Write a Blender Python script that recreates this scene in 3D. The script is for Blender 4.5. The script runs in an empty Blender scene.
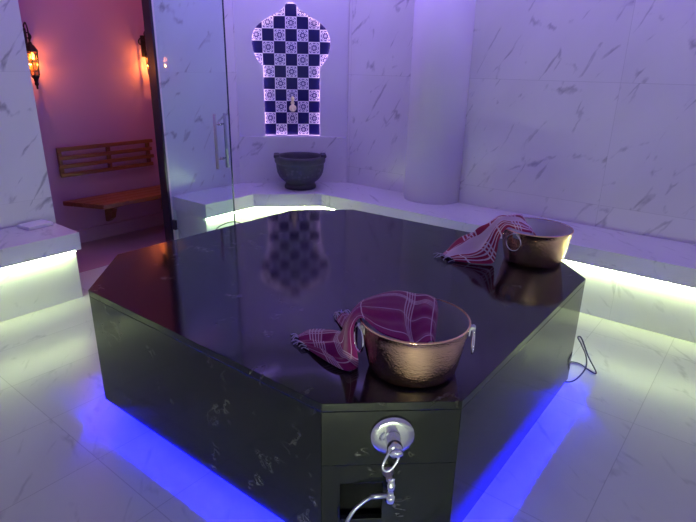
import bpy, bmesh, math, random
from mathutils import Vector, Matrix
random.seed(7)
PI = math.pi
S = math.sqrt(.5)
C = bpy.context.scene.collection
ZT = 0.70                       # top of the stone platform

def W(p, q, z=0.0):             # room axes (p to the back right, q to the back left) to world
    return Vector(((p - q) * S, (p + q) * S, z))

# ------------------------------------------------------------------ objects
def obj(name, bm, mat, parent=None, smooth=False, loc=None, bevel=0.0, seg=2, subsurf=0):
    me = bpy.data.meshes.new(name)
    bmesh.ops.recalc_face_normals(bm, faces=bm.faces[:])
    bm.to_mesh(me); bm.free()
    me.materials.append(mat)
    if smooth:
        for f in me.polygons: f.use_smooth = True
    o = bpy.data.objects.new(name, me); C.objects.link(o)
    if parent: o.parent = parent
    if loc is not None: o.location = loc
    if bevel:
        m = o.modifiers.new('bevel', 'BEVEL'); m.width = bevel; m.segments = seg; m.limit_method = 'ANGLE'; m.angle_limit = math.radians(40)
    if subsurf:
        m = o.modifiers.new('sub', 'SUBSURF'); m.levels = subsurf; m.render_levels = subsurf
    return o

def tag(o, label=None, cat=None, group=None, kind=None):
    if label: o['label'] = label
    if cat: o['category'] = cat
    if group: o['group'] = group
    if kind: o['kind'] = kind
    return o

def thing(name, label, cat, loc=(0, 0, 0), rotz=0, group=None):
    o = bpy.data.objects.new(name, None); C.objects.link(o)
    o.location = loc; o.rotation_euler = (0, 0, rotz); o.empty_display_size = .1
    return tag(o, label, cat, group)

def prism(bm, pts, z0, z1):
    a = [bm.verts.new((x, y, z0)) for x, y in pts]
    b = [bm.verts.new((x, y, z1)) for x, y in pts]
    n = len(pts)
    bm.faces.new(a[::-1]); bm.faces.new(b)
    for i in range(n):
        bm.faces.new((a[i], a[(i + 1) % n], b[(i + 1) % n], b[i]))
    return bm

def pqprism(p0, p1, q0, q1, z0, z1, bm=None):
    bm = bm or bmesh.new()
    pts = [W(p0, q0), W(p1, q0), W(p1, q1), W(p0, q1)]
    return prism(bm, [(v.x, v.y) for v in pts], z0, z1)

def poly(pts, z0, z1):
    return prism(bmesh.new(), [(v[0], v[1]) for v in pts], z0, z1)

def box(bm, c, size, M=None):
    r = bmesh.ops.create_cube(bm, size=1.0)
    T = Matrix.Translation(c) @ Matrix.Diagonal((*size, 1))
    if M is not None: T = M @ T
    bmesh.ops.transform(bm, matrix=T, verts=r['verts'])
    return bm

def lathe(bm, prof, n=48, closed=False, M=None):
    rings = []
    for r, z in prof:
        if r < 1e-6: rings.append([bm.verts.new((0, 0, z))])
        else: rings.append([bm.verts.new((r * math.cos(2 * PI * i / n), r * math.sin(2 * PI * i / n), z)) for i in range(n)])
    allv = [v for r in rings for v in r]
    pairs = list(zip(rings, rings[1:]))
    if closed: pairs.append((rings[-1], rings[0]))
    for a, b in pairs:
        for i in range(n):
            j = (i + 1) % n
            if len(a) == 1 and len(b) == 1: continue
            if len(a) == 1: bm.faces.new((a[0], b[j], b[i]))
            elif len(b) == 1: bm.faces.new((a[i], a[j], b[0]))
            else: bm.faces.new((a[i], a[j], b[j], b[i]))
    if M is not None: bmesh.ops.transform(bm, matrix=M, verts=allv)
    return bm

def catmull(P, n=8, closed=False):
    P = [Vector(p) for p in P]; out = []
    m = len(P)
    rng = range(m) if closed else range(m - 1)
    for i in rng:
        if closed: p0, p1, p2, p3 = P[i - 1], P[i], P[(i + 1) % m], P[(i + 2) % m]
        else: p0, p1, p2, p3 = P[max(i - 1, 0)], P[i], P[i + 1], P[min(i + 2, m - 1)]
        for k in range(n):
            t = k / n
            out.append(.5 * ((2 * p1) + (p2 - p0) * t + (2 * p0 - 5 * p1 + 4 * p2 - p3) * t * t + (3 * p1 - p0 - 3 * p2 + p3) * t ** 3))
    if not closed: out.append(P[-1])
    return out

def tube(bm, pts, r, n=10, closed=False):
    pts = [Vector(p) for p in pts]; m = len(pts)
    rs = r if isinstance(r, (list, tuple)) else [r] * m
    rings = []; up = None
    for i, p in enumerate(pts):
        if closed: t = (pts[(i + 1) % m] - pts[i - 1]).normalized()
        else: t = (pts[min(i + 1, m - 1)] - pts[max(i - 1, 0)]).normalized()
        if up is None:
            up = t.cross(Vector((0, 0, 1)))
            if up.length < .1: up = t.cross(Vector((1, 0, 0)))
            up.normalize()
        up = (up - t * up.dot(t)).normalized()
        b = t.cross(up)
        rings.append([bm.verts.new(p + (up * math.cos(2 * PI * k / n) + b * math.sin(2 * PI * k / n)) * rs[i]) for k in range(n)])
    pr = list(zip(rings, rings[1:]))
    if closed: pr.append((rings[-1], rings[0]))
    for a, b in pr:
        for k in range(n):
            bm.faces.new((a[k], a[(k + 1) % n], b[(k + 1) % n], b[k]))
    if not closed:
        bm.faces.new(rings[0][::-1]); bm.faces.new(rings[-1])
    return bm

def aim(loc, direction):         # matrix whose local z looks along direction
    return Matrix.Translation(loc) @ Vector(direction).to_track_quat('Z', 'Y').to_matrix().to_4x4()

# ------------------------------------------------------------------ materials
class N:
    def __init__(s, name):
        s.m = bpy.data.materials.new(name); s.m.use_nodes = True
        s.t = s.m.node_tree; s.b = s.t.nodes['Principled BSDF']
    def n(s, typ, **k):
        x = s.t.nodes.new(typ)
        for a, v in k.items(): setattr(x, a, v)
        return x
    def l(s, a, b): s.t.links.new(a, b)
    def val(s, sock, v):
        if hasattr(v, 'is_output') or isinstance(v, bpy.types.NodeSocket): s.l(v, sock)
        else: sock.default_value = v
    def math(s, op, a, b=0.0, clamp=False):
        x = s.n('ShaderNodeMath', operation=op, use_clamp=clamp)
        s.val(x.inputs[0], a); s.val(x.inputs[1], b)
        return x.outputs[0]
    def smooth(s, v, a, b):
        x = s.n('ShaderNodeMapRange', interpolation_type='SMOOTHSTEP')
        s.val(x.inputs['Value'], v); x.inputs['From Min'].default_value = a; x.inputs['From Max'].default_value = b
        return x.outputs[0]
    def mix(s, f, a, b):
        x = s.n('ShaderNodeMix', data_type='RGBA')
        s.val(x.inputs[0], f); s.val(x.inputs[6], a); s.val(x.inputs[7], b)
        return x.outputs[2]
    def noise(s, vec, scale, detail=4, rough=.5, dist=0.0):
        x = s.n('ShaderNodeTexNoise'); x.inputs['Scale'].default_value = scale; x.inputs['Detail'].default_value = detail
        x.inputs['Roughness'].default_value = rough; x.inputs['Distortion'].default_value = dist
        if vec is not None: s.l(vec, x.inputs['Vector'])
        return x.outputs['Fac'] if 'Fac' in x.outputs else x.outputs[0]
    def bump(s, h, strength, dist=.01):
        x = s.n('ShaderNodeBump'); x.inputs['Strength'].default_value = strength; x.inputs['Distance'].default_value = dist
        s.l(h, x.inputs['Height']); s.l(x.outputs[0], s.b.inputs['Normal'])
    def set(s, **k):
        for a, v in k.items(): s.val(s.b.inputs[a.replace('_', ' ')], v)
        return s

def c4(r, g, b): return (r, g, b, 1.0)

def plain(name, col, rough=.5, metal=0.0, spec=.5, emit=None, estr=0.0):
    M = N(name)
    M.set(Base_Color=c4(*col), Roughness=rough, Metallic=metal)
    M.b.inputs['Specular IOR Level'].default_value = spec
    if emit: M.set(Emission_Color=c4(*emit), Emission_Strength=estr)
    return M.m

def marble(name, ax, ay, tw, th, ox, oy, base=(.80, .79, .80), rough=.22, vein=.55, joint=.0022, dens=1.0, seed=0.0, spec=.5, jd=.22, lean=.65):
    """white veined marble slabs; ax/ay are the room directions of the slab grid"""
    M = N(name)
    g = M.n('ShaderNodeNewGeometry')
    def dot(v):
        d = M.n('ShaderNodeVectorMath', operation='DOT_PRODUCT'); M.l(g.outputs['Position'], d.inputs[0]); d.inputs[1].default_value = v
        return d.outputs['Value']
    u = M.math('DIVIDE', M.math('SUBTRACT', dot(ax), ox), tw); v = M.math('DIVIDE', M.math('SUBTRACT', dot(ay), oy), th)
    iu = M.math('FLOOR', u); iv = M.math('FLOOR', v)
    fu = M.math('SUBTRACT', u, iu); fv = M.math('SUBTRACT', v, iv)
    du = M.math('MULTIPLY', M.math('MINIMUM', fu, M.math('SUBTRACT', 1.0, fu)), tw)
    dv = M.math('MULTIPLY', M.math('MINIMUM', fv, M.math('SUBTRACT', 1.0, fv)), th)
    jt = M.math('LESS_THAN', M.math('MINIMUM', du, dv), joint)
    cmb = M.n('ShaderNodeCombineXYZ'); M.l(M.math('ADD', M.math('MULTIPLY', iu, 3.7), seed), cmb.inputs[0]); M.l(M.math('MULTIPLY', iv, 5.3), cmb.inputs[1]); M.l(M.math('MULTIPLY', M.math('ADD', iu, iv), 2.9), cmb.inputs[2])
    wn = M.n('ShaderNodeCombineXYZ')
    M.l(M.math('MULTIPLY', M.math('ADD', fu, 0.0), tw), wn.inputs[0]); M.l(M.math('MULTIPLY', fv, th), wn.inputs[1]); M.l(dot(tuple(Vector(ax).cross(Vector(ay)))), wn.inputs[2])
    # lean the vein direction diagonally
    rot = M.n('ShaderNodeVectorRotate', rotation_type='Z_AXIS'); rot.inputs['Angle'].default_value = lean
    M.l(wn.outputs[0], rot.inputs['Vector'])
    mp = M.n('ShaderNodeVectorMath', operation='MULTIPLY'); M.l(rot.outputs[0], mp.inputs[0]); mp.inputs[1].default_value = (2.3, .75, 1.6)
    ad = M.n('ShaderNodeVectorMath', operation='ADD'); M.l(mp.outputs[0], ad.inputs[0]); M.l(cmb.outputs[0], ad.inputs[1])
    P = ad.outputs[0]
    def warp(scale, amt, off):
        nz = M.n('ShaderNodeTexNoise'); nz.inputs['Scale'].default_value = scale; nz.inputs['Detail'].default_value = 5; nz.inputs['Roughness'].default_value = .6
        o_ = M.n('ShaderNodeVectorMath', operation='ADD'); M.l(P, o_.inputs[0]); o_.inputs[1].default_value = (off, off, off); M.l(o_.outputs[0], nz.inputs['Vector'])
        a_ = M.n('ShaderNodeVectorMath', operation='MULTIPLY_ADD'); M.l(nz.outputs['Color'], a_.inputs[0]); a_.inputs[1].default_value = (amt, amt, amt); M.l(o_.outputs[0], a_.inputs[2])
        return a_.outputs[0]
    def cracks(scale, wmin, wmax, amt, off, wn_):
        v_ = M.n('ShaderNodeTexVoronoi', feature='DISTANCE_TO_EDGE'); v_.inputs['Scale'].default_value = scale; M.l(warp(2.8, amt, off), v_.inputs['Vector'])
        width = M.n('ShaderNodeMapRange'); M.l(wn_, width.inputs['Value']); width.inputs['From Min'].default_value = .45; width.inputs['From Max'].default_value = .72
        width.inputs['To Min'].default_value = wmin; width.inputs['To Max'].default_value = wmax
        q_ = M.math('SUBTRACT', 1.0, M.math('DIVIDE', v_.outputs['Distance'], width.outputs[0]), clamp=True)
        return M.math('POWER', q_, .8)
    wn1 = M.noise(P, 3.1, 3, .6); wn2 = M.noise(P, 4.3, 3, .6, .5)
    m1 = M.smooth(wn1, .49, .65); m2 = M.smooth(wn2, .55, .66)
    l1 = cracks(1.5 * dens, .008, .050, .22, 0.0, wn1)
    l2 = cracks(2.9 * dens, .012, .060, .16, 7.0, wn2)
    f = M.math('MAXIMUM', M.math('MULTIPLY', l1, m1), M.math('MULTIPLY', M.math('MULTIPLY', l2, m2), .7))
    f = M.math('MULTIPLY', f, vein)
    cl = M.smooth(M.noise(P, 1.2, 4), .35, .8)
    f = M.math('ADD', f, M.math('MULTIPLY', cl, .10), clamp=True)
    dark = c4(base[0] * .33, base[1] * .32, base[2] * .36)
    col = M.mix(f, c4(*base), dark)
    col = M.mix(M.math('MULTIPLY', jt, jd), col, c4(.22, .21, .22))
    M.set(Base_Color=col, Roughness=rough); M.b.inputs['Specular IOR Level'].default_value = spec
    return M.m

def black_marble():
    M = N('black_marble')
    g = M.n('ShaderNodeNewGeometry'); P = g.outputs['Position']
    n1 = M.noise(P, 2.2, 6, .6, .6)
    l1 = M.smooth(M.math('ABSOLUTE', M.math('SUBTRACT', n1, .5)), .008, .0)
    m1 = M.smooth(M.noise(P, 4.0, 2), .56, .68)
    mp = M.n('ShaderNodeVectorMath', operation='MULTIPLY'); M.l(P, mp.inputs[0]); mp.inputs[1].default_value = (1, 2.2, 2.2)
    n2 = M.noise(mp.outputs[0], 13.0, 3, .6, 1.4)
    l2 = M.smooth(M.math('ABSOLUTE', M.math('SUBTRACT', n2, .5)), .03, .0)
    m2 = M.smooth(M.noise(P, 7.5, 2), .64, .71)
    f = M.math('MAXIMUM', M.math('MULTIPLY', l1, M.math('MULTIPLY', m1, .5)), M.math('MULTIPLY', l2, m2))
    cl = M.noise(P, 3.0, 5)
    base = M.mix(cl, c4(.005, .006, .006), c4(.014, .016, .015))
    M.set(Base_Color=M.mix(M.math('MULTIPLY', f, .5), base, c4(.38, .37, .36)), Roughness=M.math('ADD', .05, M.math('MULTIPLY', cl, .08)))
    M.b.inputs['Specular IOR Level'].default_value = .42; M.b.inputs['IOR'].default_value = 1.46
    return M.m

EP = (S, S, 0); EQ = (-S, S, 0); EZ = (0, 0, 1); EX = (1, 0, 0)
MAT = {}
MAT['floor'] = marble('floor_marble', EP, EQ, .925, .455, -1.19, -1.365, base=(.56, .55, .55), rough=.28, vein=.38, joint=.0022, jd=.42)
MAT['wall_p'] = marble('wall_marble_right', EQ, EZ, 1.25, .914, -.62, -.225, vein=.60, seed=3.0, lean=2.55)
MAT['wall_q'] = marble('wall_marble_left', EP, EZ, 1.25, .914,   .55, -.225, vein=.72, seed=9.0, joint=.0012)
MAT['dado'] = marble('dado_marble', EX, EZ, 1.7, 2.0, -1.0, -.5, vein=.6, seed=5.0)
MAT['bench'] = marble('bench_marble', EP, EQ, 1.15, 1.07, .2, .62, vein=.4, seed=14.0, joint=.0012)
MAT['bench_face_p'] = marble('bench_face_marble_right', EQ, EZ, 1.15, 3, .2, -1.2, vein=.33, seed=21.0, joint=.0012)
MAT['bench_face_q'] = marble('bench_face_marble_left', EP, EZ, 1.15, 3, .2, -1.2, vein=.33, seed=25.0, joint=.0012)
MAT['paint'] = plain('painted_plaster', (.80, .78, .82), .55)
MAT['column'] = plain('column_plaster', (.86, .84, .90), .45)
MAT['ceiling'] = plain('ceiling_plaster', (.8, .78, .8), .7)
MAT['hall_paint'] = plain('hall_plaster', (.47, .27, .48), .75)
MAT['black'] = black_marble()
MAT['dark_frame'] = plain('dark_bronze_frame', (.030, .026, .045), .3, .2)
MAT['chrome'] = plain('chrome', (.80, .81, .83), .14, 1.0)
MAT['chrome_satin'] = plain('satin_chrome', (.45, .46, .48), .3, 1.0)
MAT['old_chrome'] = plain('worn_chrome', (.38, .33, .28), .3, 1.0)
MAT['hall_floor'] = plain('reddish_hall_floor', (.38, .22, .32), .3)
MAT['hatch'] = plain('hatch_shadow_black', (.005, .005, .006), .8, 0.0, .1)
MAT['rubber'] = plain('grey_rubber', (.10, .10, .12), .5)
MAT['led_white'] = plain('led_greenish_white', (.8, .9, .8), .4, emit=(.78, 1.0, .44), estr=100.0)
MAT['led_added'] = plain('led_greenish_white_added', (.8, .9, .8), .4, emit=(.85, 1.0, .66), estr=560.0)  # extra strong strip of the added unseen bench, for reflections in copper and chrome
MAT['led_blue'] = plain('led_blue', (.1, .1, .8), .4, emit=(.0, .0, 1.0), estr=760.0)
MAT['led_niche'] = plain('led_niche_white', (.9, .8, .9), .4, emit=(.80, .50, 1.0), estr=10)
MAT['led_corner'] = plain('led_bright_white', (.9, .9, .9), .4, emit=(.95, 1.0, .85), estr=40.0)
MAT['brass'] = plain('pale_brass', (.98, .90, .48), .3, .25)
MAT['iron'] = plain('black_wrought_iron', (.012, .008, .010), .5, .3)
MAT['bulb'] = plain('warm_bulb', (1, .7, .3), .4, emit=(1.0, .46, .10), estr=22.0)

def glass():
    M = N('clear_door_glass'); t = M.t
    t.nodes.remove(M.b)
    tr = M.n('ShaderNodeBsdfTransparent'); tr.inputs[0].default_value = c4(.86, .95, .97)
    gl = M.n('ShaderNodeBsdfGlossy'); gl.inputs['Roughness'].default_value = .02; gl.inputs[0].default_value = c4(1, 1, 1)
    fr = M.n('ShaderNodeFresnel'); fr.inputs[0].default_value = 1.5
    mx = M.n('ShaderNodeMixShader'); 
    gg = M.n('ShaderNodeNewGeometry')
    M.l(M.math('MULTIPLY', fr.outputs[0], M.math('SUBTRACT', 1.0, gg.outputs['Backfacing'])), mx.inputs[0]); M.l(tr.outputs[0], mx.inputs[1]); M.l(gl.outputs[0], mx.inputs[2])
    M.l(mx.outputs[0], t.nodes['Material Output'].inputs[0])
    return M.m
MAT['glass'] = glass()
MAT['glass_edge'] = plain('dark_glass_edge', (.05, .09, .11), .2)

def amber():
    M = N('amber_lantern_glass'); t = M.t
    t.nodes.remove(M.b)
    tr = M.n('ShaderNodeBsdfTransparent'); tr.inputs[0].default_value = c4(1.0, .72, .38)
    gl = M.n('ShaderNodeBsdfGlossy'); gl.inputs['Roughness'].default_value = .15
    mx = M.n('ShaderNodeMixShader'); mx.inputs[0].default_value = .12
    M.l(tr.outputs[0], mx.inputs[1]); M.l(gl.outputs[0], mx.inputs[2])
    M.l(mx.outputs[0], t.nodes['Material Output'].inputs[0])
    return M.m
MAT['amber'] = amber()

def wood():
    M = N('varnished_reddish_wood')
    tc = M.n('ShaderNodeTexCoord')
    mp = M.n('ShaderNodeMapping'); mp.inputs['Scale'].default_value = (1.2, 14, 14); M.l(tc.outputs['Object'], mp.inputs['Vector'])
    n = M.noise(mp.outputs[0], 3.0, 5, .6, .6)
    M.set(Base_Color=M.mix(n, c4(.13, .040, .012), c4(.29, .10, .032)), Roughness=.38)
    M.bump(n, .15, .004)
    return M.m
MAT['wood'] = wood()

def dark_stone():
    M = N('carved_grey_stone')
    tc = M.n('ShaderNodeTexCoord'); P = tc.outputs['Object']
    n = M.noise(P, 9, 6, .6); v = M.n('ShaderNodeTexVoronoi'); v.inputs['Scale'].default_value = 22; M.l(P, v.inputs['Vector'])
    sep = M.n('ShaderNodeSeparateXYZ'); M.l(P, sep.inputs[0])
    belt = M.math('MULTIPLY', M.smooth(sep.outputs[2], .09, .12), M.smooth(sep.outputs[2], .24, .20))
    h = M.math('MULTIPLY', M.smooth(v.outputs['Distance'], .45, .2), belt)
    col = M.mix(n, c4(.035, .036, .040), c4(.095, .095, .10))
    col = M.mix(M.math('MULTIPLY', h, .35), col, c4(.20, .19, .19))
    M.set(Base_Color=col, Roughness=.5)
    M.bump(M.math('ADD', n, h), .5, .008)
    return M.m
MAT['stone'] = dark_stone()

def niche_tiles():
    M = N('blue_white_ornament_tiles')
    tc = M.n('ShaderNodeTexCoord'); sep = M.n('ShaderNodeSeparateXYZ'); M.l(tc.outputs['Object'], sep.inputs[0])
    T = .1128
    u = M.math('ADD', M.math('DIVIDE', sep.outputs[0], T), 10.5); v = M.math('ADD', M.math('DIVIDE', sep.outputs[2], T), 10.0)
    iu = M.math('FLOOR', u); iv = M.math('FLOOR', v); fu = M.math('SUBTRACT', u, iu); fv = M.math('SUBTRACT', v, iv)
    par = M.math('MODULO', M.math('ADD', iu, iv), 2.0)          # 0 = solid blue
    a = M.math('ABSOLUTE', M.math('SUBTRACT', fu, .5)); b = M.math('ABSOLUTE', M.math('SUBTRACT', fv, .5))
    mx = M.math('MAXIMUM', a, b); sm = M.math('ADD', a, b)
    r = M.math('SQRT', M.math('ADD', M.math('MULTIPLY', a, a), M.math('MULTIPLY', b, b)))
    ang = M.math('ARCTAN2', M.math('SUBTRACT', fv, .5), M.math('SUBTRACT', fu, .5))
    pet = M.math('COSINE', M.math('MULTIPLY', ang, 8.0))
    ring = M.math('SINE', M.math('ADD', M.math('MULTIPLY', r, 26.0), M.math('MULTIPLY', pet, 1.3)))
    dia = M.math('SINE', M.math('MULTIPLY', sm, 25.0))
    inn = M.math('LESS_THAN', r, .37)
    patt = M.math('ADD', M.math('MULTIPLY', ring, inn), M.math('MULTIPLY', dia, M.math('SUBTRACT', 1.0, inn)))
    f = M.smooth(patt, -.1, .6)
    edge = M.math('GREATER_THAN', mx, .41)
    f = M.math('MAXIMUM', f, edge)
    orn = M.mix(f, c4(.06, .05, .20), c4(.88, .86, .90))
    blue = c4(.004, .002, .085)
    col = M.mix(par, blue, orn)
    grout = M.math('GREATER_THAN', mx, .49)
    col = M.mix(grout, col, c4(.35, .33, .42))
    M.set(Base_Color=col, Roughness=.35)
    return M.m
MAT['tiles'] = niche_tiles()

def copper(name, c1, c2, rough, metal=1.0, bs=.4):
    M = N(name)
    tc = M.n('ShaderNodeTexCoord'); sep = M.n('ShaderNodeSeparateXYZ'); M.l(tc.outputs['Object'], sep.inputs[0])
    ang = M.math('ARCTAN2', sep.outputs[1], sep.outputs[0])
    cb = M.n('ShaderNodeCombineXYZ'); M.l(M.math('MULTIPLY', ang, .17), cb.inputs[0]); M.l(sep.outputs[2], cb.inputs[1])
    v = M.n('ShaderNodeTexVoronoi', feature='SMOOTH_F1'); v.inputs['Scale'].default_value = 185; v.inputs['Smoothness'].default_value = .4
    v.inputs['Randomness'].default_value = .55
    M.l(cb.outputs[0], v.inputs['Vector'])
    n = M.noise(tc.outputs['Object'], 12, 3)
    M.set(Base_Color=M.mix(n, c4(*c1), c4(*c2)), Roughness=rough, Metallic=metal)
    M.bump(v.outputs['Distance'], bs, .0035)
    return M.m
MAT['copper'] = copper('hammered_copper', (.96, .56, .34), (.99, .66, .43), .13)
MAT['tin'] = copper('tinned_lining', (.78, .78, .84), (.88, .88, .92), .36, .6, .2)
MAT['copper_old'] = plain('aged_copper', (.70, .40, .26), .25, 1.0)

def towel_mat(name, base, line, kind):
    M = N(name)
    uv = M.n('ShaderNodeUVMap'); uv.uv_map = 'UVMap'
    sep = M.n('ShaderNodeSeparateXYZ'); M.l(uv.outputs[0], sep.inputs[0]); u, v = sep.outputs[0], sep.outputs[1]
    acc = None
    def line_at(x, c, w):
        return M.math('LESS_THAN', M.math('ABSOLUTE', M.math('SUBTRACT', x, c)), w)
    if kind == 'front':
        spec = [(v, c, .006) for c in (.74, .77, .80, .83)] + [(v, .10, .007), (v, .45, .006), (v, .93, .009)] + \
               [(u, c, .0036) for c in (.235, .252, .269, .286, .72, .735, .750, .765, .86, .875, .89, .905)] + [(u, .10, .004), (u, .92, .004), (u, .52, .003)]
    else:
        spec = [(v, c, .013) for c in (.08, .15, .22, .74, .81, .88)] + [(u, c, .006) for c in (.08, .16, .30, .33, .36, .52, .66, .69, .72, .9)] + [(v, .46, .17)]
    for x, c, w in spec:
        q = line_at(x, c, w)
        acc = q if acc is None else M.math('MAXIMUM', acc, q)
    tc = M.n('ShaderNodeTexCoord')
    wv = M.noise(tc.outputs['Object'], 260, 2)
    b = M.mix(wv, c4(*[k * .75 for k in base]), c4(*[min(1, k * 1.25) for k in base]))
    M.set(Base_Color=M.mix(M.math('MULTIPLY', acc, .85), b, c4(*line)), Roughness=.85)
    M.b.inputs['Sheen Weight'].default_value = .3
    M.b.inputs['Specular IOR Level'].default_value = .2
    M.bump(wv, .25, .001)
    return M.m
MAT['towel_a'] = towel_mat('burgundy_striped_cotton', (.25, .012, .13), (.70, .48, .66), 'front')
MAT['towel_b'] = towel_mat('red_white_checked_cotton', (.34, .02, .08), (.86, .70, .88), 'back')
MAT['fringe'] = plain('pale_cotton_fringe', (.62, .55, .72), .9)
MAT['cloth_white'] = plain('white_folded_cotton', (.84, .83, .88), .9)

# ------------------------------------------------------------------ setting
QW, PW, YN = 2.70, 2.42, 3.065      # left wall, right wall, niche wall
ZC = 2.85
def struct(name, bm, m, **k): return tag(obj(name, bm, m, **k), kind='structure')

struct('floor', pqprism(-3.25, 2.75, -3.05, 3.72, -.12, 0), MAT['floor'])
struct('ceiling', pqprism(-3.25, 2.75, -3.05, 3.72, ZC, ZC + .12), MAT['ceiling'])
PC = YN / S - QW                    # p of the corner left wall / niche wall
QC = YN / S - PW
# right wall, its end mitred against the niche wall
yb = YN + .25
struct('wall_right', poly([W(PW, -2.8), W(PW + .2, -2.8), W(PW + .2, yb / S - PW - .2), W(PW, QC)], 0, ZC), MAT['wall_p'])
struct('wall_left', pqprism(-3.0, -.262, QW, QW + .15, 0, ZC), MAT['wall_q'])
struct('wall_left_far', poly([W(.777, QW), W(PC, QW), W(yb / S - QW - .10, QW + .10), W(.777, QW + .10)], 0, ZC), MAT['wall_q'])
struct('wall_front_left', pqprism(-3.15, -3.0, -2.95, QW + .15, 0, ZC), MAT['paint'])
struct('wall_front_right', pqprism(-3.0, PW + .2, -2.95, -2.8, 0, ZC), MAT['paint'])
# niche wall: marble dado, painted upper wall with the ogee opening, masonry behind
xl, xr = W(PC, QW).x, W(PW, QC).x
def niche_box(y0, y1, z0, z1):
    def xs(y): return W(PC, QW).x - (y - YN) * .414, W(PW, QC).x + (y - YN) * .414
    a, b = xs(y0); c, d = xs(y1)
    return poly([(a, y0), (b, y0), (d, y1), (c, y1)], z0, z1)
struct('wall_back_dado', niche_box(YN, YN + .165, 0, .985), MAT['dado'])
struct('wall_back_core', niche_box(YN + .165, YN + .25, 0, ZC), MAT['paint'])
NX = -.203
half = [(.281, .998), (.281, 1.668), (.318, 1.700), (.350, 1.75), (.372, 1.81), (.382, 1.87), (.380, 1.93), (.362, 1.985), (.330, 2.03), (.285, 2.068),
        (.225, 2.103), (.165, 2.137), (.115, 2.165), (.078, 2.185), (.062, 2.205), (.052, 2.225), (.035, 2.24), (.0, 2.249)]
ogee = [(NX + x, z) for x, z in half] + [(NX - x, z) for x, z in half[::-1][1:]]
def holed_wall(y0, y1, z0, z1):
    bm = bmesh.new()
    a, b = xl, xr
    def loop(pts, y):
        vs = [bm.verts.new((x, y, z)) for x, z in pts]
        return vs, [bm.edges.new((vs[i], vs[(i + 1) % len(vs)])) for i in range(len(vs))]
    v1, e1 = loop([(a, z0), (b, z0), (b, z1), (a, z1)], y0)
    v2, e2 = loop(ogee, y0)
    bmesh.ops.triangle_fill(bm, edges=e1 + e2, use_beauty=True, use_dissolve=False)
    r = bmesh.ops.extrude_face_region(bm, geom=bm.faces[:])
    bmesh.ops.translate(bm, vec=(0, y1 - y0, 0), verts=[g for g in r['geom'] if isinstance(g, bmesh.types.BMVert)])
    return bm
struct('wall_back_upper', holed_wall(YN + .022, YN + .040, .985, ZC), MAT['paint'])
ogee_in = ogee
big = []
for i in range(len(ogee)):
    a, b, c = Vector(ogee[i - 1]), Vector(ogee[i]), Vector(ogee[(i + 1) % len(ogee)])
    e1 = (b - a).normalized(); e2 = (c - b).normalized(); n_ = (Vector((e1.y, -e1.x)) + Vector((e2.y, -e2.x))).normalized()
    v = b + n_ * .016; big.append((v.x, max(v.y, .988)))
ogee = big
struct('wall_back_inner', holed_wall(YN + .0405, YN + .115, .985, ZC), MAT['paint'])

# the tiled ogee panel in the niche (object origin on the tile grid)
nt = thing('niche_tile_panel', 'blue and white checkered tile panel in an ogee-arched wall niche above the basin', 'tile panel', (NX, YN + .131, .9985))
bm = bmesh.new()
cz_ = 1.6
def shrink_outline(P, dd):
    res = []
    for i in range(len(P)):
        a, b, c = Vector(P[i - 1]), Vector(P[i]), Vector(P[(i + 1) % len(P)])
        e1 = (b - a).normalized(); e2 = (c - b).normalized(); n_ = (Vector((e1.y, -e1.x)) + Vector((e2.y, -e2.x))).normalized()
        res.append(b - n_ * dd)
    return res
vs = [bm.verts.new((p.x - NX, 0, p.y - .998)) for p in shrink_outline(ogee, .003)]; bm.faces.new(vs)
r = bmesh.ops.extrude_face_region(bm, geom=bm.faces[:]); bmesh.ops.translate(bm, vec=(0, .03, 0), verts=[g for g in r['geom'] if isinstance(g, bmesh.types.BMVert)])
bmesh.ops.triangulate(bm, faces=bm.faces[:])
tp = obj('tile_face', bm, MAT['tiles'], nt); tp.location = (0, -.045, 0)
bm = bmesh.new()
lp = [Vector((p.x - NX, -.075, p.y - .998)) for p in shrink_outline(ogee, .0075)]
tube(bm, lp, .003, 6, True)
tag(obj('light_strip', bm, MAT['led_niche'], nt), 'glowing pinkish white light strip around the niche edge')

# round column against the right wall
bm = bmesh.new(); cc = W(2.405, .855)
lathe(bm, [(.0, .516), (.268, .516), (.268, ZC), (0, ZC)], 64, M=Matrix.Translation((cc.x, cc.y, 0)))
o = struct('trim_1', bm, MAT['column'], smooth=False)
for f in o.data.polygons:
    if abs(f.normal.z) < .5: f.use_smooth = True

# dark reveal of the doorway
struct('trim_2', pqprism(.755, .777, QW - .003, QW + .105, 0, ZC), MAT['dark_frame'])
# small hall beyond the doorway
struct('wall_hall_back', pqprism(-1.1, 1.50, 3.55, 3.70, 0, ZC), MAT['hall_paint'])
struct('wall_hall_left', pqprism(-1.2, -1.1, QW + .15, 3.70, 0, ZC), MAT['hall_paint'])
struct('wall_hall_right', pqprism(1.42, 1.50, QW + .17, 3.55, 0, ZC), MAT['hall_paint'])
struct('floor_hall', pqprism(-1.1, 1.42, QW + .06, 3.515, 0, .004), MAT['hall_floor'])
struct('baseboard_hall', pqprism(-1.1, 1.42, 3.515, 3.55, 0, .132), MAT['hall_paint'], bevel=.004)

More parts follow.
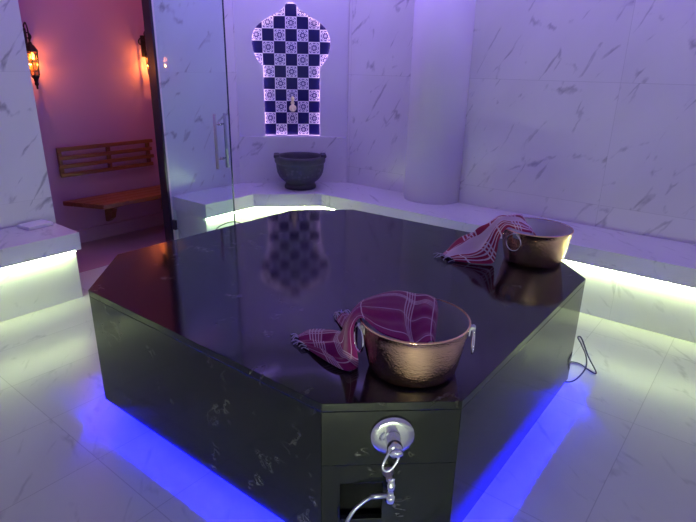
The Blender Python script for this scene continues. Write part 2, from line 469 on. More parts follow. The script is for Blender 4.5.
# ------------------------------------------------------------------ benches
def bench(name, label, slab_pts, base_pts, mats, strips, tilt=.9):
    t = thing(name, label, 'bench')
    obj('seat_slab', poly(slab_pts, .385, .515), MAT['bench'], t, bevel=.004)
    obj('base', poly(base_pts, 0, .385), mats, t)
    for a, b, m in strips:
        bm = bmesh.new(); d = (b - a); L = d.length; M = Matrix.Translation((a + b) / 2) @ Matrix.Rotation(math.atan2(d.y, d.x), 4, 'Z')
        box(bm, (0, 0, 0), (L, .010, .003), M @ Matrix.Rotation(tilt, 4, 'X'))
        tag(obj('light_strip', bm, m, t), 'glowing light strip under the seat slab')
    return t
LF, RF, YB = 2.205, 1.82, 2.520      # slab front lines
OV = .048
zl = .3795
QG, PG, YG = QW - .002, PW - .002, YN - .002
g1, g2 = W(YG / S - QG, QG), W(PG, YG / S - PG)
PN, QN = -3.0, -2.8
bench('marble_bench', 'white marble bench along the left wall with a folded cloth on it',
      [W(-2.998, LF), W(-.32, LF), W(-.32, QG), W(-2.998, QG)], [W(-2.998, LF + OV), W(-.345, LF + OV), W(-.345, QG), W(-2.998, QG)], MAT['bench_face_q'],
      [(W(-2.42, LF + .016, zl), W(-.36, LF + .016, zl), MAT['led_white'])])
c1, c2 = YB / S - LF, YB / S - RF
yo = YB + OV * .9
d1, d2 = yo / S - LF - OV, yo / S - RF - OV
e1 = W(.81, LF + .016, zl); e2 = W(d1, LF + .016, zl)
bench('marble_bench', 'long white marble bench wrapping the back corner and the whole right wall',
      [W(.80, LF), W(c1, LF), W(RF, c2), W(RF, QN + .002), W(PG, QN + .002), g2, g1, W(.80, QG)],
      [W(.83, LF + OV), W(d1, LF + OV), W(RF + OV, d2), W(RF + OV, QN + .002), W(PG, QN + .002), g2, g1, W(.83, QG)], MAT['bench_face_p'],
      [(e1, e2, MAT['led_white']),
       (W(d1, LF + OV, zl) + Vector((.0, -.03, 0)), W(RF + OV, d2, zl) + Vector((0, -.03, 0)), MAT['led_white']),
       (W(RF + .016, d2, zl), W(RF + .016, -2.25, zl), MAT['led_white'])])
# added unseen bench behind the camera; its strip brightens the bucket and plate reflections
NP, NQ, NS = -2.46, -2.24, -4.02
n1, n2 = W(NP, NS - NP), W(NS - NQ, NQ)
m1, m2 = W(NP - OV, NS - OV * 1.4 - NP + OV), W(NS - OV * 1.4 - NQ + OV, NQ - OV)
bench('marble_bench', 'added white marble bench, unseen behind the camera, lit to give the metal bright reflections',
      [W(NP, LF - .002), n1, n2, W(RF - .002, NQ), W(RF - .002, QN + .002), W(PN + .002, QN + .002), W(PN + .002, LF - .002)],
      [W(NP - OV, LF - .002), m1, m2, W(RF - .002, NQ - OV), W(RF - .002, QN + .002), W(PN + .002, QN + .002), W(PN + .002, LF - .002)], MAT['bench_face_p'],
      [(m2 + Vector((.0, .03, zl)), m1 + Vector((0, .03, zl)), MAT['led_added'])])

# folded cloth on the left bench
bm = bmesh.new()
t = thing('folded_cloth', 'small white cloth folded flat on the left marble bench', 'cloth', W(-.455, 2.588, .5155))
for k, (w, d) in enumerate([(.19, .155), (.185, .152), (.188, .148)]):
    bm = bmesh.new(); box(bm, (0, 0, .004 + k * .0075), (w, d, .0068), Matrix.Rotation(PI / 4 + .12 + .02 * k, 4, 'Z'))
    obj('cloth_layer', bm, MAT['cloth_white'], t, bevel=.003)

# ------------------------------------------------------------------ glass door, standing open into the room
hp, hq = .772, 2.66
DL = .84
dt = tag(thing('door_1', None, None, W(hp, hq, 0), 0), 'tall frameless clear glass door standing open, with a chrome bar handle', kind='structure')
dirv = (W(0, -1) * math.cos(math.radians(2)) + W(1, 0) * math.sin(math.radians(2)))
MD = Matrix.Rotation(math.atan2(dirv.y, dirv.x), 4, 'Z')
bm = bmesh.new(); box(bm, (DL / 2, 0, 1.33), (DL - .012, .010, 2.62), MD); obj('glass_panel', bm, MAT['glass'], dt)
bm = bmesh.new(); box(bm, (DL - .003, 0, 1.33), (.006, .0105, 2.62), MD); tag(obj('glass_edge', bm, MAT['glass_edge'], dt), 'dark polished edge of the glass')
for z in (.25, 2.45):
    bm = bmesh.new(); box(bm, (.0, 0, z), (.05, .03, .09), MD); obj('hinge', bm, MAT['dark_frame'], dt, bevel=.003)
h = bpy.data.objects.new('door_handle', None); C.objects.link(h); h.parent = dt; h.empty_display_size = .05
HX = DL - .115
for sgn in (-1, 1):
    bm = bmesh.new(); tube(bm, [MD @ Vector((HX, sgn * .052, .87)), MD @ Vector((HX, sgn * .052, 1.305))], .0125, 16)
    obj('handle_bar', bm, MAT['chrome_satin'], h, smooth=True)
for z in (.95, 1.225):
    bm = bmesh.new(); tube(bm, [MD @ Vector((HX, -.05, z)), MD @ Vector((HX, .05, z))], .006, 12)
    tube(bm, [MD @ Vector((HX, -.012, z)), MD @ Vector((HX, .012, z))], .012, 12)
    obj('handle_standoff', bm, MAT['chrome'], h, smooth=True)

# ------------------------------------------------------------------ stone platform
OCT = [(-1.201, -.225), (-1.208, .270), (-.251, 1.186), (.191, 1.183), (1.200, .262), (1.190, -.252), (.237, -1.224), (-.204, -1.200)]
OCT = [Vector((a, b, 0)) for a, b in OCT]
ZB = .120
pt = thing('stone_platform', 'large black marble octagonal heated platform in the middle of the room', 'platform')
def inset(pts, d):
    out = []; n = len(pts)
    for i in range(n):
        a, b, c = pts[i - 1], pts[i], pts[(i + 1) % n]
        e1 = (b - a).normalized(); e2 = (c - b).normalized()
        n1 = Vector((e1.y, -e1.x, 0)); n2 = Vector((e2.y, -e2.x, 0))   # clockwise outline: inward is to the right
        bis = (n1 + n2).normalized(); out.append(b + bis * d / bis.dot(n1))
    return out
obj('top_slab', poly(OCT, ZT - .030, ZT), MAT['black'], pt, bevel=.0018)
IN = inset(OCT, .024); OUT = inset(OCT, .0003)
for i in range(8):
    a, b = OUT[i], OUT[(i + 1) % 8]; ia, ib = IN[i], IN[(i + 1) % 8]
    g = (b - a).normalized() * .0008
    if i == 6:       # the front facet is clad in two courses, the lower one has the service hatch
        def at(s, dpt): return (a + (b - a) * s) + Vector(((b - a).normalized().y, -(b - a).normalized().x, 0)) * dpt
        L = (b - a).length
        # s runs right (0) to left (1)
        def sx(x): return (b.x - x) / (b.x - a.x) if False else (x - a.x) / (b.x - a.x)
        obj('side_panel', poly([a + g, b - g, ib, ia], ZT - .236, ZT - .0315), MAT['black'], pt, bevel=.0012)
        hx0, hx1, hz0, hz1 = -.142, .0, ZT - .462, ZT - .310
        s0, s1 = sx(hx1), sx(hx0)
        for (u0, u1, z0, z1) in [(0.002, s0, ZB, ZT - .2375), (s0, s1, hz1, ZT - .2375), (s0, s1, ZB, hz0), (s1, .998, ZB, ZT - .2375)]:
            obj('side_panel', poly([at(u0, 0), at(u1, 0), at(u1, .022), at(u0, .022)], z0, z1), MAT['black'], pt, bevel=.0008)
        hb = obj('hatch_recess', poly([at(s0 - .03, .05), at(s1 + .03, .05), at(s1 + .03, .06), at(s0 - .03, .06)], hz0 - .01, hz1 + .01), MAT['hatch'], pt)
        tag(hb, 'dark open service hatch')
        FAC = at
    else:
        obj('side_panel', poly([a + g, b - g, ib, ia], ZB, ZT - .0315), MAT['black'], pt, bevel=.0012)
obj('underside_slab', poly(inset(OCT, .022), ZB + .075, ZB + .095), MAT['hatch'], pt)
obj('plinth', poly(inset(OCT, .24), 0, ZB + .074), MAT['black'], pt)
LS = inset(OCT, .088)
for i in range(8):
    a, b = LS[i], LS[(i + 1) % 8]; d = b - a; M = Matrix.Translation((a + b) / 2 + Vector((0, 0, ZB + .068))) @ Matrix.Rotation(math.atan2(d.y, d.x), 4, 'Z')
    bm = bmesh.new(); box(bm, (0, 0, 0), (d.length - .02, .011, .006), M)
    tag(obj('light_strip', bm, MAT['led_blue'], pt), 'bright blue light strip under the platform')

# ------------------------------------------------------------------ mixer and hose on the front facet
fd = (OCT[7] - OCT[6]).normalized(); fn = Vector((-fd.y, fd.x, 0)) * 1.0
if fn.y > 0: fn = -fn
def FP(x, z, out=0.0):           # a point on the front facet
    s = (x - OCT[6].x) / (OCT[7].x - OCT[6].x); p = OCT[6] + (OCT[7] - OCT[6]) * s
    return Vector((p.x, p.y, z)) + fn * (out + .0006)
rx = -fd if fd.x < 0 else fd
mt = thing('shower_mixer', 'round chrome shower mixer plate with loop lever on the front of the black platform', 'tap', FP(.022, .578))
O = FP(.022, .578)
def loc(v): return v - O
bm = bmesh.new(); lathe(bm, [(0, 0), (.070, 0), (.0715, .003), (.069, .008), (.045, .0105), (0, .0105)], 48, M=aim((0, 0, 0), fn))
obj('cover_plate', bm, MAT['chrome'], mt, smooth=True)
bm = bmesh.new()
lathe(bm, [(0, .008), (.025, .008), (.0255, .02), (.024, .038), (.0245, .043), (.0245, .062), (.022, .068), (0, .07)], 32, M=aim((0, 0, 0), (fn + Vector((0, 0, -.10)))))
obj('valve_body', bm, MAT['chrome'], mt, smooth=True)
bm = bmesh.new()
k0 = fn * .062
ll = [k0 + rx * a + Vector((0, 0, zz)) + fn * oo for a, zz, oo in [(.013, -.006, 0), (.012, -.022, .010), (.000, -.046, .018), (-.014, -.062, .022), (-.028, -.068, .022), (-.038, -.060, .020), (-.037, -.046, .016), (-.026, -.024, .008), (-.013, -.008, 0)]]
tube(bm, catmull(ll, 6), .0042, 10)
obj('lever', bm, MAT['chrome'], mt, smooth=True)
bm = bmesh.new(); lathe(bm, [(0, 0), (.019, .0), (.023, .006), (.019, .014), (0, .017)], 24, M=aim(fn * .066 + Vector((0, 0, -.012)) + rx * .003, fn + Vector((0, 0, -.5))))
obj('lever_cap', bm, MAT['chrome'], mt, smooth=True)

ho = FP(.014, .436)
ht = thing('shower_hose', 'ribbed metal shower hose hanging from a chrome outlet below the mixer', 'hose', ho)
bm = bmesh.new(); lathe(bm, [(0, 0), (.020, 0), (.020, .004), (.014, .010), (.011, .012), (.011, .040), (0, .04)], 28, M=aim((0, 0, 0), fn))
obj('wall_outlet', bm, MAT['old_chrome'], ht, smooth=True)
bm = bmesh.new()
lathe(bm, [(0, .006), (.012, .006), (.0125, 0), (.0125, -.016), (.0145, -.018), (.0145, -.036), (.011, -.040), (.011, -.062), (.0155, -.064), (.0155, -.088), (.013, -.091), (0, -.091)], 24, M=Matrix.Translation(fn * .036 + rx * .006))
obj('outlet_valve', bm, MAT['chrome'], ht, smooth=True)
bm = bmesh.new()
hz = FP(.012, .372) - ho + fn * .036
tube(bm, [hz + rx * .004, hz - rx * .04 + Vector((0, 0, -.002)), hz - rx * .058 + Vector((0, 0, -.004))], [.0085, .0095, .0075], 14)
obj('hose_nut', bm, MAT['chrome_satin'], ht, smooth=True)
st = hz - rx * .052 + Vector((0, 0, -.004))
hp_ = catmull([st, st - rx * .03 + Vector((0, 0, -.012)) + fn * .01, st - rx * .065 + Vector((0, 0, -.045)) + fn * .02, st - rx * .09 + Vector((0, 0, -.105)) + fn * .03,
               st - rx * .10 + Vector((0, 0, -.20)) + fn * .05, st - rx * .06 + Vector((0, 0, -.32)) + fn * .09, st + rx * .05 + Vector((0, 0, -.353)) + fn * .15, st + rx * .22 + Vector((0, 0, -.353)) + fn * .16, st + rx * .34 + Vector((0, 0, -.353)) + fn * .26], 44)
bm = bmesh.new(); tube(bm, hp_, [.0064 if i % 2 else .0054 for i in range(len(hp_))], 10)
obj('hose_tube', bm, MAT['chrome_satin'], ht, smooth=True)

# ------------------------------------------------------------------ buckets
RB, RR, HB = .150, .183, .191
def make_bucket(label):
    t = thing('copper_bucket', label, 'bucket', (0, 0, 0), 0, 'hammered copper buckets on the platform')
    prof = [(0, .0), (RB - .02, .0), (RB - .006, .004), (RB, .012)]
    for k in range(1, 9):
        a = k / 8; prof.append((RB + (RR - RB) * a ** .85, .012 + (HB - .012 - .008) * a))
    prof += [(RR + .003, HB - .005), (RR + .003, HB), (RR - .002, HB + .0005), (RR - .004, HB - .003)]
    for k in range(8, -1, -1):
        a = k / 8; prof.append((RB + (RR - RB) * a ** .85 - .0035, .012 + (HB - .012 - .008) * a))
    prof += [(RB - .02, .006), (0, .006)]
    cut = 15
    bm = lathe(bmesh.new(), prof[:cut], 128)
    obj('outer_wall', bm, MAT['copper'], t, smooth=True)
    bm = lathe(bmesh.new(), [(p[0] - .0005 if i else p[0], p[1] + .0008) for i, p in enumerate(prof[cut:])], 96)
    tag(obj('inner_lining', bm, MAT['tin'], t, smooth=True), 'dull tinned grey lining')
    return t
def add_handles(t, angs):
    for dg in angs:
        a = math.radians(dg); R = Matrix.Rotation(a, 4, 'Z')
        hh = bpy.data.objects.new('ring_handle', None); C.objects.link(hh); hh.parent = t; hh.empty_display_size = .03
        bm = bmesh.new()
        box(bm, (RR + .0015, 0, HB - .018), (.004, .034, .030), R)
        tube(bm, [R @ Vector((RR + .011, -.011, HB - .008)), R @ Vector((RR + .011, .011, HB - .008))], .0075, 14)
        obj('handle_bracket', bm, MAT['chrome_satin'], hh, bevel=.001)
        bm = bmesh.new(); rr = .043
        pts = [R @ Vector((RR + .013 + .004 * (1 - math.cos(x)) * .5, rr * math.sin(x), HB - .010 - rr + rr * math.cos(x))) for x in [2 * PI * k / 48 for k in range(48)]]
        tube(bm, pts, .0032, 10, True)
        obj('ring', bm, MAT['chrome'], hh, smooth=True)
b1 = make_bucket('nearer copper bucket at the front edge of the platform, with burgundy towel')
b1.location = (.124, -1.008, ZT + .0005); add_handles(b1, (-24, 191))
b2 = b1.copy(); C.objects.link(b2); b2['label'] = 'farther copper bucket near the right corner of the platform, with checked towel'
for ch in [c for c in b1.children if c.type == 'MESH']:
    c = ch.copy(); C.objects.link(c); c.parent = b2
b2.location = (1.035, .03, ZT + .0005); add_handles(b2, (-148, 28))

# ------------------------------------------------------------------ towels
def resample(P, m):
    Q = catmull(P, 12); d = [0.0]
    for a, b in zip(Q, Q[1:]): d.append(d[-1] + (b - a).length)
    out = []; k = 0
    for t in range(m):
        x = d[-1] * t / (m - 1)
        while k < len(d) - 2 and d[k + 1] < x: k += 1
        w_ = (x - d[k]) / max(1e-9, d[k + 1] - d[k]); out.append(Q[k].lerp(Q[k + 1], min(1, max(0, w_))))
    return out
def cloth(name, par, rows, mat, rim_row=None, centre=(0, 0), nu=9, m=41, amp=.004, seed=0):
    """sheet through rows of points; rim_row = the row that lies over the bucket's rim"""
    R = random.Random(seed); ph = [R.uniform(0, 6) for _ in range(6)]
    rs = [resample(r, m) for r in rows]
    lines = [catmull([r[j] for r in rs], nu) for j in range(m)]; n = len(lines[0])
    cx, cy = centre; g = [[None] * m for _ in range(n)]
    for i in range(n):
        for j in range(m):
            p = lines[j][i].copy(); u = i / (n - 1); v = j / (m - 1)
            k = math.sin(v * 23 + ph[0] + 3 * math.sin(u * 5 + ph[1])) * .6 + math.sin(v * 37 + u * 11 + ph[2]) * .35 + math.sin(u * 31 + v * 6 + ph[3]) * .3
            k += .5 * abs(math.sin(v * 9 + u * 7 + ph[4]))
            p.z += amp * k * min(1.0, max(0, p.z) / .03)
            if rim_row is not None:
                dx, dy = p.x - cx, p.y - cy; r_ = math.hypot(dx, dy); wall = RB + (RR - RB) * min(1, max(0, p.z / HB))
                if i < (rim_row - .35) * nu and p.z < HB + .006: r_new = min(r_, wall - .013)
                elif i > (rim_row + .0) * nu: r_new = max(r_, wall + .009)
                else:
                    r_new = r_; 
                    if abs(r_ - wall) < .016: p.z = max(p.z, HB + .007)
                if r_ > 1e-6: p.x, p.y = cx + dx * r_new / r_, cy + dy * r_new / r_
            p.z = max(p.z, .0035); g[i][j] = p
    bm = bmesh.new(); uvl = bm.loops.layers.uv.new('UVMap')
    vg = [[bm.verts.new(p) for p in r] for r in g]
    for i in range(n - 1):
        for j in range(m - 1):
            f = bm.faces.new((vg[i][j], vg[i + 1][j], vg[i + 1][j + 1], vg[i][j + 1]))
            for l, (a, b) in zip(f.loops, ((i, j), (i + 1, j), (i + 1, j + 1), (i, j + 1))): l[uvl].uv = (a / (n - 1), b / (m - 1))
    o = obj(name, bm, mat, par, smooth=True)
    md = o.modifiers.new('thick', 'SOLIDIFY'); md.thickness = .002; md.offset = 0
    return g
def fringe(par, ends, out, n, L, seed):
    R = random.Random(seed); bm = bmesh.new(); m = len(ends)
    for k in range(n):
        t_ = k / (n - 1) * (m - 1); a = min(int(t_), m - 2); p = ends[a].lerp(ends[a + 1], t_ - a)
        d_ = Vector(out).normalized() + Vector((R.uniform(-.6, .6), R.uniform(-.6, .6), 0)); d_.normalize()
        e = p + d_ * L * R.uniform(.6, 1.1); mid = (p + e) / 2 + Vector((R.uniform(-.006, .006), R.uniform(-.006, .006), .007)); e.z = .003
        tube(bm, catmull([p, mid, e], 4), .0021, 6)
    return tag(obj('fringe', bm, MAT['fringe'], par, smooth=True), 'pale knotted fringe')

ta = thing('bath_towel', 'burgundy towel with thin pale stripes hanging out of the nearer copper bucket', 'towel', (.124, -1.008, ZT))
rows = [
 [(.030, -.150, .150), (.045, -.10, .145), (.072, -.02, .152), (.098, .06, .165), (.112, .112, .172)],
 [(.022, -.152, .180), (.035, -.10, .176), (.062, -.02, .184), (.09, .06, .194), (.105, .120, .199)],
 [(-.002, -.160, .178), (.008, -.10, .184), (.030, -.01, .200), (.060, .08, .212), (.080, .140, .206)],
 [(-.030, -.163, .170), (-.030, -.11, .162), (-.018, -.02, .180), (.018, .08, .201), (.040, .158, .206)],
 [(-.058, -.160, .184), (-.058, -.09, .199), (-.045, .01, .220), (-.018, .10, .224), (-.002, .172, .210)],
 [(-.100, -.138, .190), (-.098, -.07, .204), (-.085, .01, .225), (-.060, .10, .230), (-.050, .168, .212)],
 [(-.142, -.095, .192), (-.145, -.05, .208), (-.145, .01, .224), (-.128, .08, .228), (-.105, .145, .212)],
 [(-.186, -.018, .198), (-.190, .005, .208), (-.190, .035, .216), (-.182, .070, .212), (-.165, .108, .202)],
 [(-.206, .008, .14), (-.220, .015, .155), (-.223, .045, .150), (-.215, .08, .160), (-.195, .13, .14)],
 [(-.192, .0, .06), (-.222, .01, .075), (-.232, .06, .060), (-.240, .10, .085), (-.225, .14, .07), (-.20, .18, .06)],
 [(-.190, .0, .008), (-.225, .015, .03), (-.242, .06, .018), (-.262, .10, .05), (-.262, .15, .03), (-.24, .20, .04), (-.20, .26, .006)],
 [(-.232, -.012, .004), (-.268, .03, .030), (-.280, .075, .010), (-.292, .12, .042), (-.295, .17, .012), (-.285, .225, .036), (-.262, .290, .004)],
 [(-.285, .045, .004), (-.310, .09, .030), (-.325, .13, .008), (-.335, .165, .030), (-.342, .20, .010), (-.345, .245, .026), (-.335, .300, .004)],
 [(-.350, .14, .004), (-.365, .17, .014), (-.378, .20, .006), (-.388, .225, .012), (-.388, .255, .004)],
]
ga = cloth('towel_cloth', ta, rows, MAT['towel_a'], rim_row=7, seed=3)
rows2 = [
 [(-.178, .135, .150), (-.172, .165, .165), (-.155, .195, .150)],
 [(-.190, .17, .09), (-.185, .20, .11), (-.160, .23, .09)],
 [(-.20, .23, .03), (-.185, .27, .05), (-.150, .30, .03)],
 [(-.215, .31, .008), (-.19, .35, .03), (-.145, .36, .008)],
 [(-.228, .38, .004), (-.20, .41, .018), (-.160, .43, .004)],
]
ga2 = cloth('loose_corner', ta, rows2, MAT['towel_a'], m=17, amp=.003, seed=5)
fringe(ta, ga[-1], (-1, .4, 0), 8, .032, 1); fringe(ta, ga2[-1], (-.5, 1, 0), 8, .045, 2)

tb = thing('bath_towel', 'red and white checked towel hanging out of the farther copper bucket', 'towel', (1.035, .03, ZT))
rowsb = [
 [(-.030, -.085, .13), (-.02, -.04, .13), (-.01, .03, .14), (.0, .11, .155)],
 [(-.050, -.105, .168), (-.040, -.05, .175), (-.02, .05, .180), (-.01, .13, .185)],
 [(-.085, -.118, .188), (-.075, -.05, .208), (-.055, .02, .196), (-.045, .09, .222), (-.035, .15, .208)],
 [(-.120, -.108, .196), (-.115, -.05, .226), (-.10, .01, .208), (-.09, .07, .236), (-.085, .14, .216)],
 [(-.152, -.080, .198), (-.158, -.04, .226), (-.155, .01, .212), (-.145, .06, .236), (-.130, .12, .214)],
 [(-.184, -.040, .200), (-.192, -.01, .222), (-.196, .03, .208), (-.190, .08, .222), (-.165, .12, .204)],
 [(-.212, -.030, .135), (-.232, .0, .175), (-.235, .04, .145), (-.245, .08, .185), (-.225, .14, .15)],
 [(-.222, -.035, .07), (-.265, -.01, .125), (-.270, .04, .090), (-.295, .09, .145), (-.285, .17, .11)],
 [(-.240, -.050, .012), (-.300, -.02, .075), (-.305, .03, .045), (-.335, .08, .105), (-.335, .13, .06), (-.340, .20, .075)],
 [(-.290, -.050, .005), (-.350, -.01, .050), (-.358, .04, .020), (-.385, .08, .065), (-.385, .12, .03), (-.395, .19, .035)],
 [(-.370, -.025, .004), (-.41, .01, .034), (-.42, .04, .012), (-.435, .07, .036), (-.44, .12, .012), (-.44, .165, .004)],
 [(-.435, .005, .004), (-.46, .03, .020), (-.47, .06, .008), (-.48, .08, .018), (-.48, .11, .004)],
]
gb = cloth('towel_cloth', tb, rowsb, MAT['towel_b'], rim_row=5, seed=11, amp=.006)
fringe(tb, gb[-1], (-1, .1, 0), 8, .05, 4)

# ------------------------------------------------------------------ stone basin and tap
bs = thing('stone_basin', 'round carved dark grey stone basin standing on the back bench', 'basin', (-.140, 2.815, .5155))
prof = [(0, 0), (.165, 0), (.170, .006), (.170, .024), (.160, .034), (.156, .050), (.168, .062), (.200, .085), (.228, .115), (.246, .150), (.254, .190), (.256, .225),
        (.256, .236), (.266, .240), (.272, .252), (.272, .285), (.264, .300), (.226, .300), (.216, .288), (.205, .24), (.185, .17), (.14, .11), (0, .095)]
obj('bowl', lathe(bmesh.new(), [(r * .93, z * 1.07) for r, z in prof], 64), MAT['stone'], bs, smooth=True)
for sx_ in (-1, 1):
    bm = bmesh.new(); box(bm, (sx_ * .232, 0, .322), (.055, .16, .034)); obj('rim_lug', bm, MAT['stone'], bs, bevel=.012, seg=3)

tt = thing('wall_tap', 'small pale brass tap on the tiled niche panel', 'tap', (-.199, YN + .084, 1.272))
bm = bmesh.new(); lathe(bm, [(0, 0), (.020, 0), (.020, .005), (.011, .010), (.009, .03), (0, .03)], 28, M=aim((0, 0, .045), (0, -1, 0)))
obj('wall_flange', bm, MAT['brass'], tt, smooth=True)
bm = bmesh.new()
lathe(bm, [(0, -.036), (.018, -.034), (.033, -.020), (.038, -.002), (.032, .018), (.016, .031), (.008, .038), (.008, .050), (.012, .056), (.012, .060), (0, .060)], 32, M=Matrix.Translation((0, -.046, 0)))
obj('tap_body', bm, MAT['brass'], tt, smooth=True)
bm = bmesh.new(); tube(bm, catmull([(0, -.075, -.004), (0, -.098, -.008), (0, -.108, -.028)], 6), .008, 14)
obj('spout', bm, MAT['brass'], tt, smooth=True)
bm = bmesh.new(); lathe(bm, [(0, .060), (.008, .062), (.016, .074), (.019, .090), (.014, .106), (.006, .113), (0, .115)], 24, M=Matrix.Translation((0, -.046, 0)))
obj('tap_knob', bm, MAT['brass'], tt, smooth=True)

# ------------------------------------------------------------------ hall bench, backrest, lanterns
AQ = Matrix.Rotation(PI / 4, 4, 'Z')           # local x = p, local y = q
def hall(name, label, cat, p, q, z, group=None):
    return thing(name, label, cat, W(p, q, z), PI / 4, group)
st_ = hall('wall_bench', 'wooden wall bench seat on a bracket in the hall behind the doorway', 'bench', .755, 3.33, .413)
for k in range(4):
    y = .16 - k * .105
    x0 = -.60 + .045 * k; x1 = x0 + .04
    bm = bmesh.new(); prism(bm, [(x1, y - .098), (.64, y - .098), (.64, y), (x0, y)], -.006, .036)
    obj('seat_slat', bm, MAT['wood'], st_, bevel=.004)
for x in (-.16, .48):
    b_ = bmesh.new()
    v = [(.215, -.0065), (-.14, -.0065), (-.14, -.03), (.05, -.10), (.10, -.20), (.185, -.25), (.215, -.25)]
    a1 = [b_.verts.new((x - .025, y, z)) for y, z in v]; a2 = [b_.verts.new((x + .025, y, z)) for y, z in v]
    b_.faces.new(a1); b_.faces.new(a2[::-1])
    for i in range(len(v)): b_.faces.new((a1[i], a1[(i + 1) % 7], a2[(i + 1) % 7], a2[i]))
    obj('bracket', b_, MAT['wood'], st_, bevel=.004)
bk = hall('slatted_wall_panel', 'slatted wooden backrest mounted on the hall wall above the bench', 'wall panel', .66, 3.50, .668)
for k, z in enumerate((.015, .094, .170, .250)):
    ext = (.0, .0, .0, .0)[k]
    bm = bmesh.new(); box(bm, (.0 + (.005 if k % 2 else 0), -.005, z), (.955 + .02 * (k % 2), .022, .036)); obj('back_slat', bm, MAT['wood'], bk, bevel=.005)
for x in (-.45, .02, .45):
    bm = bmesh.new(); box(bm, (x, .026, .133), (.03, .040, .262)); obj('back_support', bm, MAT['wood'], bk, bevel=.003)

def lantern(label, p):
    t = hall('wall_lantern', label, 'lantern', p, 3.55, 1.50, 'wall lanterns in the hall')
    Y = -.105
    bm = bmesh.new(); box(bm, (0, -.006, .33), (.05, .012, .20)); obj('wall_plate', bm, MAT['iron'], t, bevel=.004)
    bm = bmesh.new()
    tube(bm, catmull([(0, -.01, .30), (0, -.05, .25), (0, -.09, .30), (0, Y, .40), (0, -.08, .47), (0, -.04, .45), (0, -.05, .41)], 8), .006, 8)
    tube(bm, catmull([(0, Y, .40), (0, Y - .02, .36), (0, Y, .325)], 6), .005, 8)
    for sx in (-1, 1):
        tube(bm, catmull([(0, -.012, .38), (sx * .035, -.014, .40), (sx * .055, -.014, .37), (sx * .04, -.014, .345), (sx * .025, -.014, .36)], 6), .005, 8)
    obj('scroll_arm', bm, MAT['iron'], t, smooth=True)
    bm = bmesh.new()
    lathe(bm, [(0, .330), (.012, .325), (.018, .305), (.03, .295), (.052, .262), (.056, .250), (.0, .250)], 6, M=Matrix.Translation((0, Y, 0)))
    obj('cap', bm, MAT['iron'], t)
    bm = bmesh.new()
    lathe(bm, [(0, .062), (.034, .062), (.036, .05), (.02, .03), (.014, .005), (.018, -.01), (.007, -.03), (.009, -.045), (0, -.055)], 6, M=Matrix.Translation((0, Y, 0)))
    obj('bottom_finial', bm, MAT['iron'], t)
    bm = bmesh.new()
    for k in range(6):
        a = 2 * PI * k / 6; ca, sa = math.cos(a), math.sin(a)
        tube(bm, [(.034 * ca, Y + .034 * sa, .06), (.048 * ca, Y + .048 * sa, .255)], .0036, 6)
        a2 = 2 * PI * (k + .5) / 6; ca, sa = math.cos(a2), math.sin(a2)
        for zz, rr in ((.10, .034), (.16, .038), (.215, .041)):
            tube(bm, [(rr * math.cos(a) , Y + rr * math.sin(a), zz + .018), (rr * ca * .93, Y + rr * sa * .93, zz - .012), (rr * math.cos(a2 + PI / 6), Y + rr * math.sin(a2 + PI / 6), zz + .018)], .0024, 6)
    obj('cage', bm, MAT['iron'], t)
    bm = bmesh.new(); lathe(bm, [(.030, .062), (.043, .25)], 6, M=Matrix.Translation((0, Y, 0)))
    tag(obj('shade', bm, MAT['amber'], t), 'amber glass panes')
    bm = bmesh.new(); lathe(bm, [(0, .185), (.010, .19), (.017, .205), (.015, .225), (.006, .238), (0, .24)], 16, M=Matrix.Translation((0, Y, 0)))
    obj('bulb', bm, MAT['bulb'], t, smooth=True)
    l = bpy.data.lights.new('lantern_light', 'POINT'); l.energy = 5.5; l.color = (1.0, .42, .10); l.shadow_soft_size = .006
    lo = bpy.data.objects.new('lantern_light', l); C.objects.link(lo); lo.location = W(p, 3.55 + Y, 1.50 + .15)
    return t
lantern('wrought iron wall lantern glowing amber at the left edge of the doorway', .085)
lantern('wrought iron wall lantern half hidden by the right door frame', 1.195)

# ------------------------------------------------------------------ cable and hose on the floor
cp = [W(.70, -.80, .006), W(.80, -.90, .006), W(.832, -1.000, .012), Vector((1.33, -.170, .115)), Vector((1.335, -.158, .190)), Vector((1.33, -.097, .240)), Vector((1.32, -.070, .268)), Vector((1.35, -.06, .255)), Vector((1.42, -.045, .13)), W(1.02, -1.080, .03), W(1.026, -1.080, .006), W(1.05, -1.03, .006), W(1.085, -.96, .006), W(1.03, -.86, .006), W(.90, -.72, .006)]
ct = tag(obj('power_cable', tube(bmesh.new(), catmull(cp, 10), .0042, 8), MAT['rubber'], smooth=True),
         'thin grey cable looping out from under the right corner of the black platform', 'cable')

cq = [W(.86, 2.05, .006), W(.83, 2.12, .06), W(.825, 2.14, .20), W(.85, 2.14, .292), W(.95, 2.14, .322), W(1.06, 2.14, .318), W(1.14, 2.13, .27), W(1.16, 2.10, .12), W(1.18, 2.05, .02), W(1.26, 1.98, .006)]
tag(obj('floor_cable', tube(bmesh.new(), catmull(cq, 10), .005, 8), MAT['rubber'], smooth=True), 'thin dark cable arching up behind the platform near the edge of the glass door', 'cable')

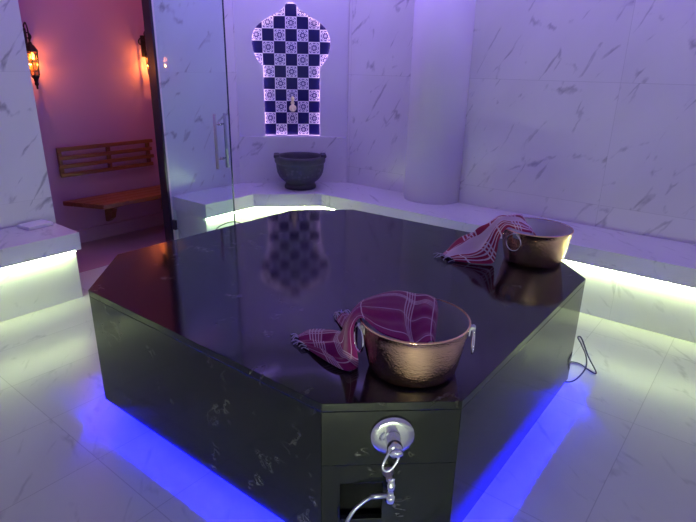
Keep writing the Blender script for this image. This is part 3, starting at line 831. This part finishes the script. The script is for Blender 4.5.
# ------------------------------------------------------------------ lights
def area(name, locv, size, energy, col, target=None, sy=None):
    l = bpy.data.lights.new(name, 'AREA'); l.energy = energy; l.color = col; l.shape = 'RECTANGLE'; l.size = size; l.size_y = sy or size
    o = bpy.data.objects.new(name, l); C.objects.link(o); o.location = locv
    d = (Vector(target) - Vector(locv)) if target is not None else Vector((0, 0, -1))
    o.rotation_euler = d.to_track_quat('-Z', 'Y').to_euler()
    return o
VIO = (.35, .22, 1.0)
def cove(a, b, n, energy, col=VIO):
    # ceiling cove lamp above and in front of a wall, aimed at it
    m = (a + b) / 2; L = (b - a).length; n = n.normalized()
    l = bpy.data.lights.new('cove_lamp', 'AREA'); l.energy = energy; l.color = col; l.shape = 'RECTANGLE'; l.size = L; l.size_y = .14
    o = bpy.data.objects.new('cove_lamp', l); C.objects.link(o)
    z = -(-n * .55 + Vector((0, 0, -1))).normalized(); x = (b - a).normalized(); y = z.cross(x)
    Mx = Matrix((x, y, z)).transposed().to_4x4(); Mx.translation = m; o.matrix_world = Mx
zc = ZC - .05
cove(W(PW - .62, -2.6, zc), W(PW - .62, 1.6, zc), W(-1, 0), 16)
cove(W(PN + .5, QW - .62, zc), W(1.5, QW - .62, zc), W(0, -1), 11.5)
cove(Vector((-.75, YN - .62, zc)), Vector((.35, YN - .62, zc)), Vector((0, -1, 0)), 6)
cove(W(PN + .5, -2.4, zc), W(PN + .5, 2.3, zc), W(1, 0), 4)
cove(W(-2.6, QN + .5, zc), W(2.0, QN + .5, zc), W(0, 1), 4)
area('hall_glow', W(.5, 3.2, ZC - .03), 1.4, 3.4, (1.0, .20, .24), sy=.4).rotation_euler = (0, 0, PI / 4)

w = bpy.data.worlds.new('room_world'); bpy.context.scene.world = w; w.use_nodes = True
w.node_tree.nodes['Background'].inputs[0].default_value = (.30, .24, .6, 1); w.node_tree.nodes['Background'].inputs[1].default_value = .02

# ------------------------------------------------------------------ camera
yaw, pitch, roll, f = math.radians(6.971), math.radians(19.818), math.radians(1.096), 540.135
d = Vector((math.sin(yaw) * math.cos(pitch), math.cos(yaw) * math.cos(pitch), -math.sin(pitch)))
r = Vector((math.cos(yaw), -math.sin(yaw), 0)); u = r.cross(d)
r2 = r * math.cos(roll) + u * math.sin(roll); u2 = -r * math.sin(roll) + u * math.cos(roll)
cam = bpy.data.cameras.new('camera'); co = bpy.data.objects.new('camera', cam); C.objects.link(co)
cam.sensor_fit = 'HORIZONTAL'; cam.sensor_width = 36; cam.lens = f / 696 * 36; cam.clip_start = .02
M = Matrix((r2, u2, -d)).transposed().to_4x4(); M.translation = Vector((-.3027, -2.6149, .9801 + ZT)); co.matrix_world = M
sc = bpy.context.scene
sc.camera = co
sc.view_settings.view_transform = 'Standard'; sc.view_settings.look = 'None'; sc.view_settings.gamma = 1.0; sc.view_settings.use_curve_mapping = False
sc.view_settings.exposure = 0.0
sc.cycles.use_denoising = True
sc.cycles.max_bounces = 10; sc.cycles.diffuse_bounces = 5; sc.cycles.glossy_bounces = 5; sc.cycles.transparent_max_bounces = 12
sc.cycles.sample_clamp_indirect = 6.0
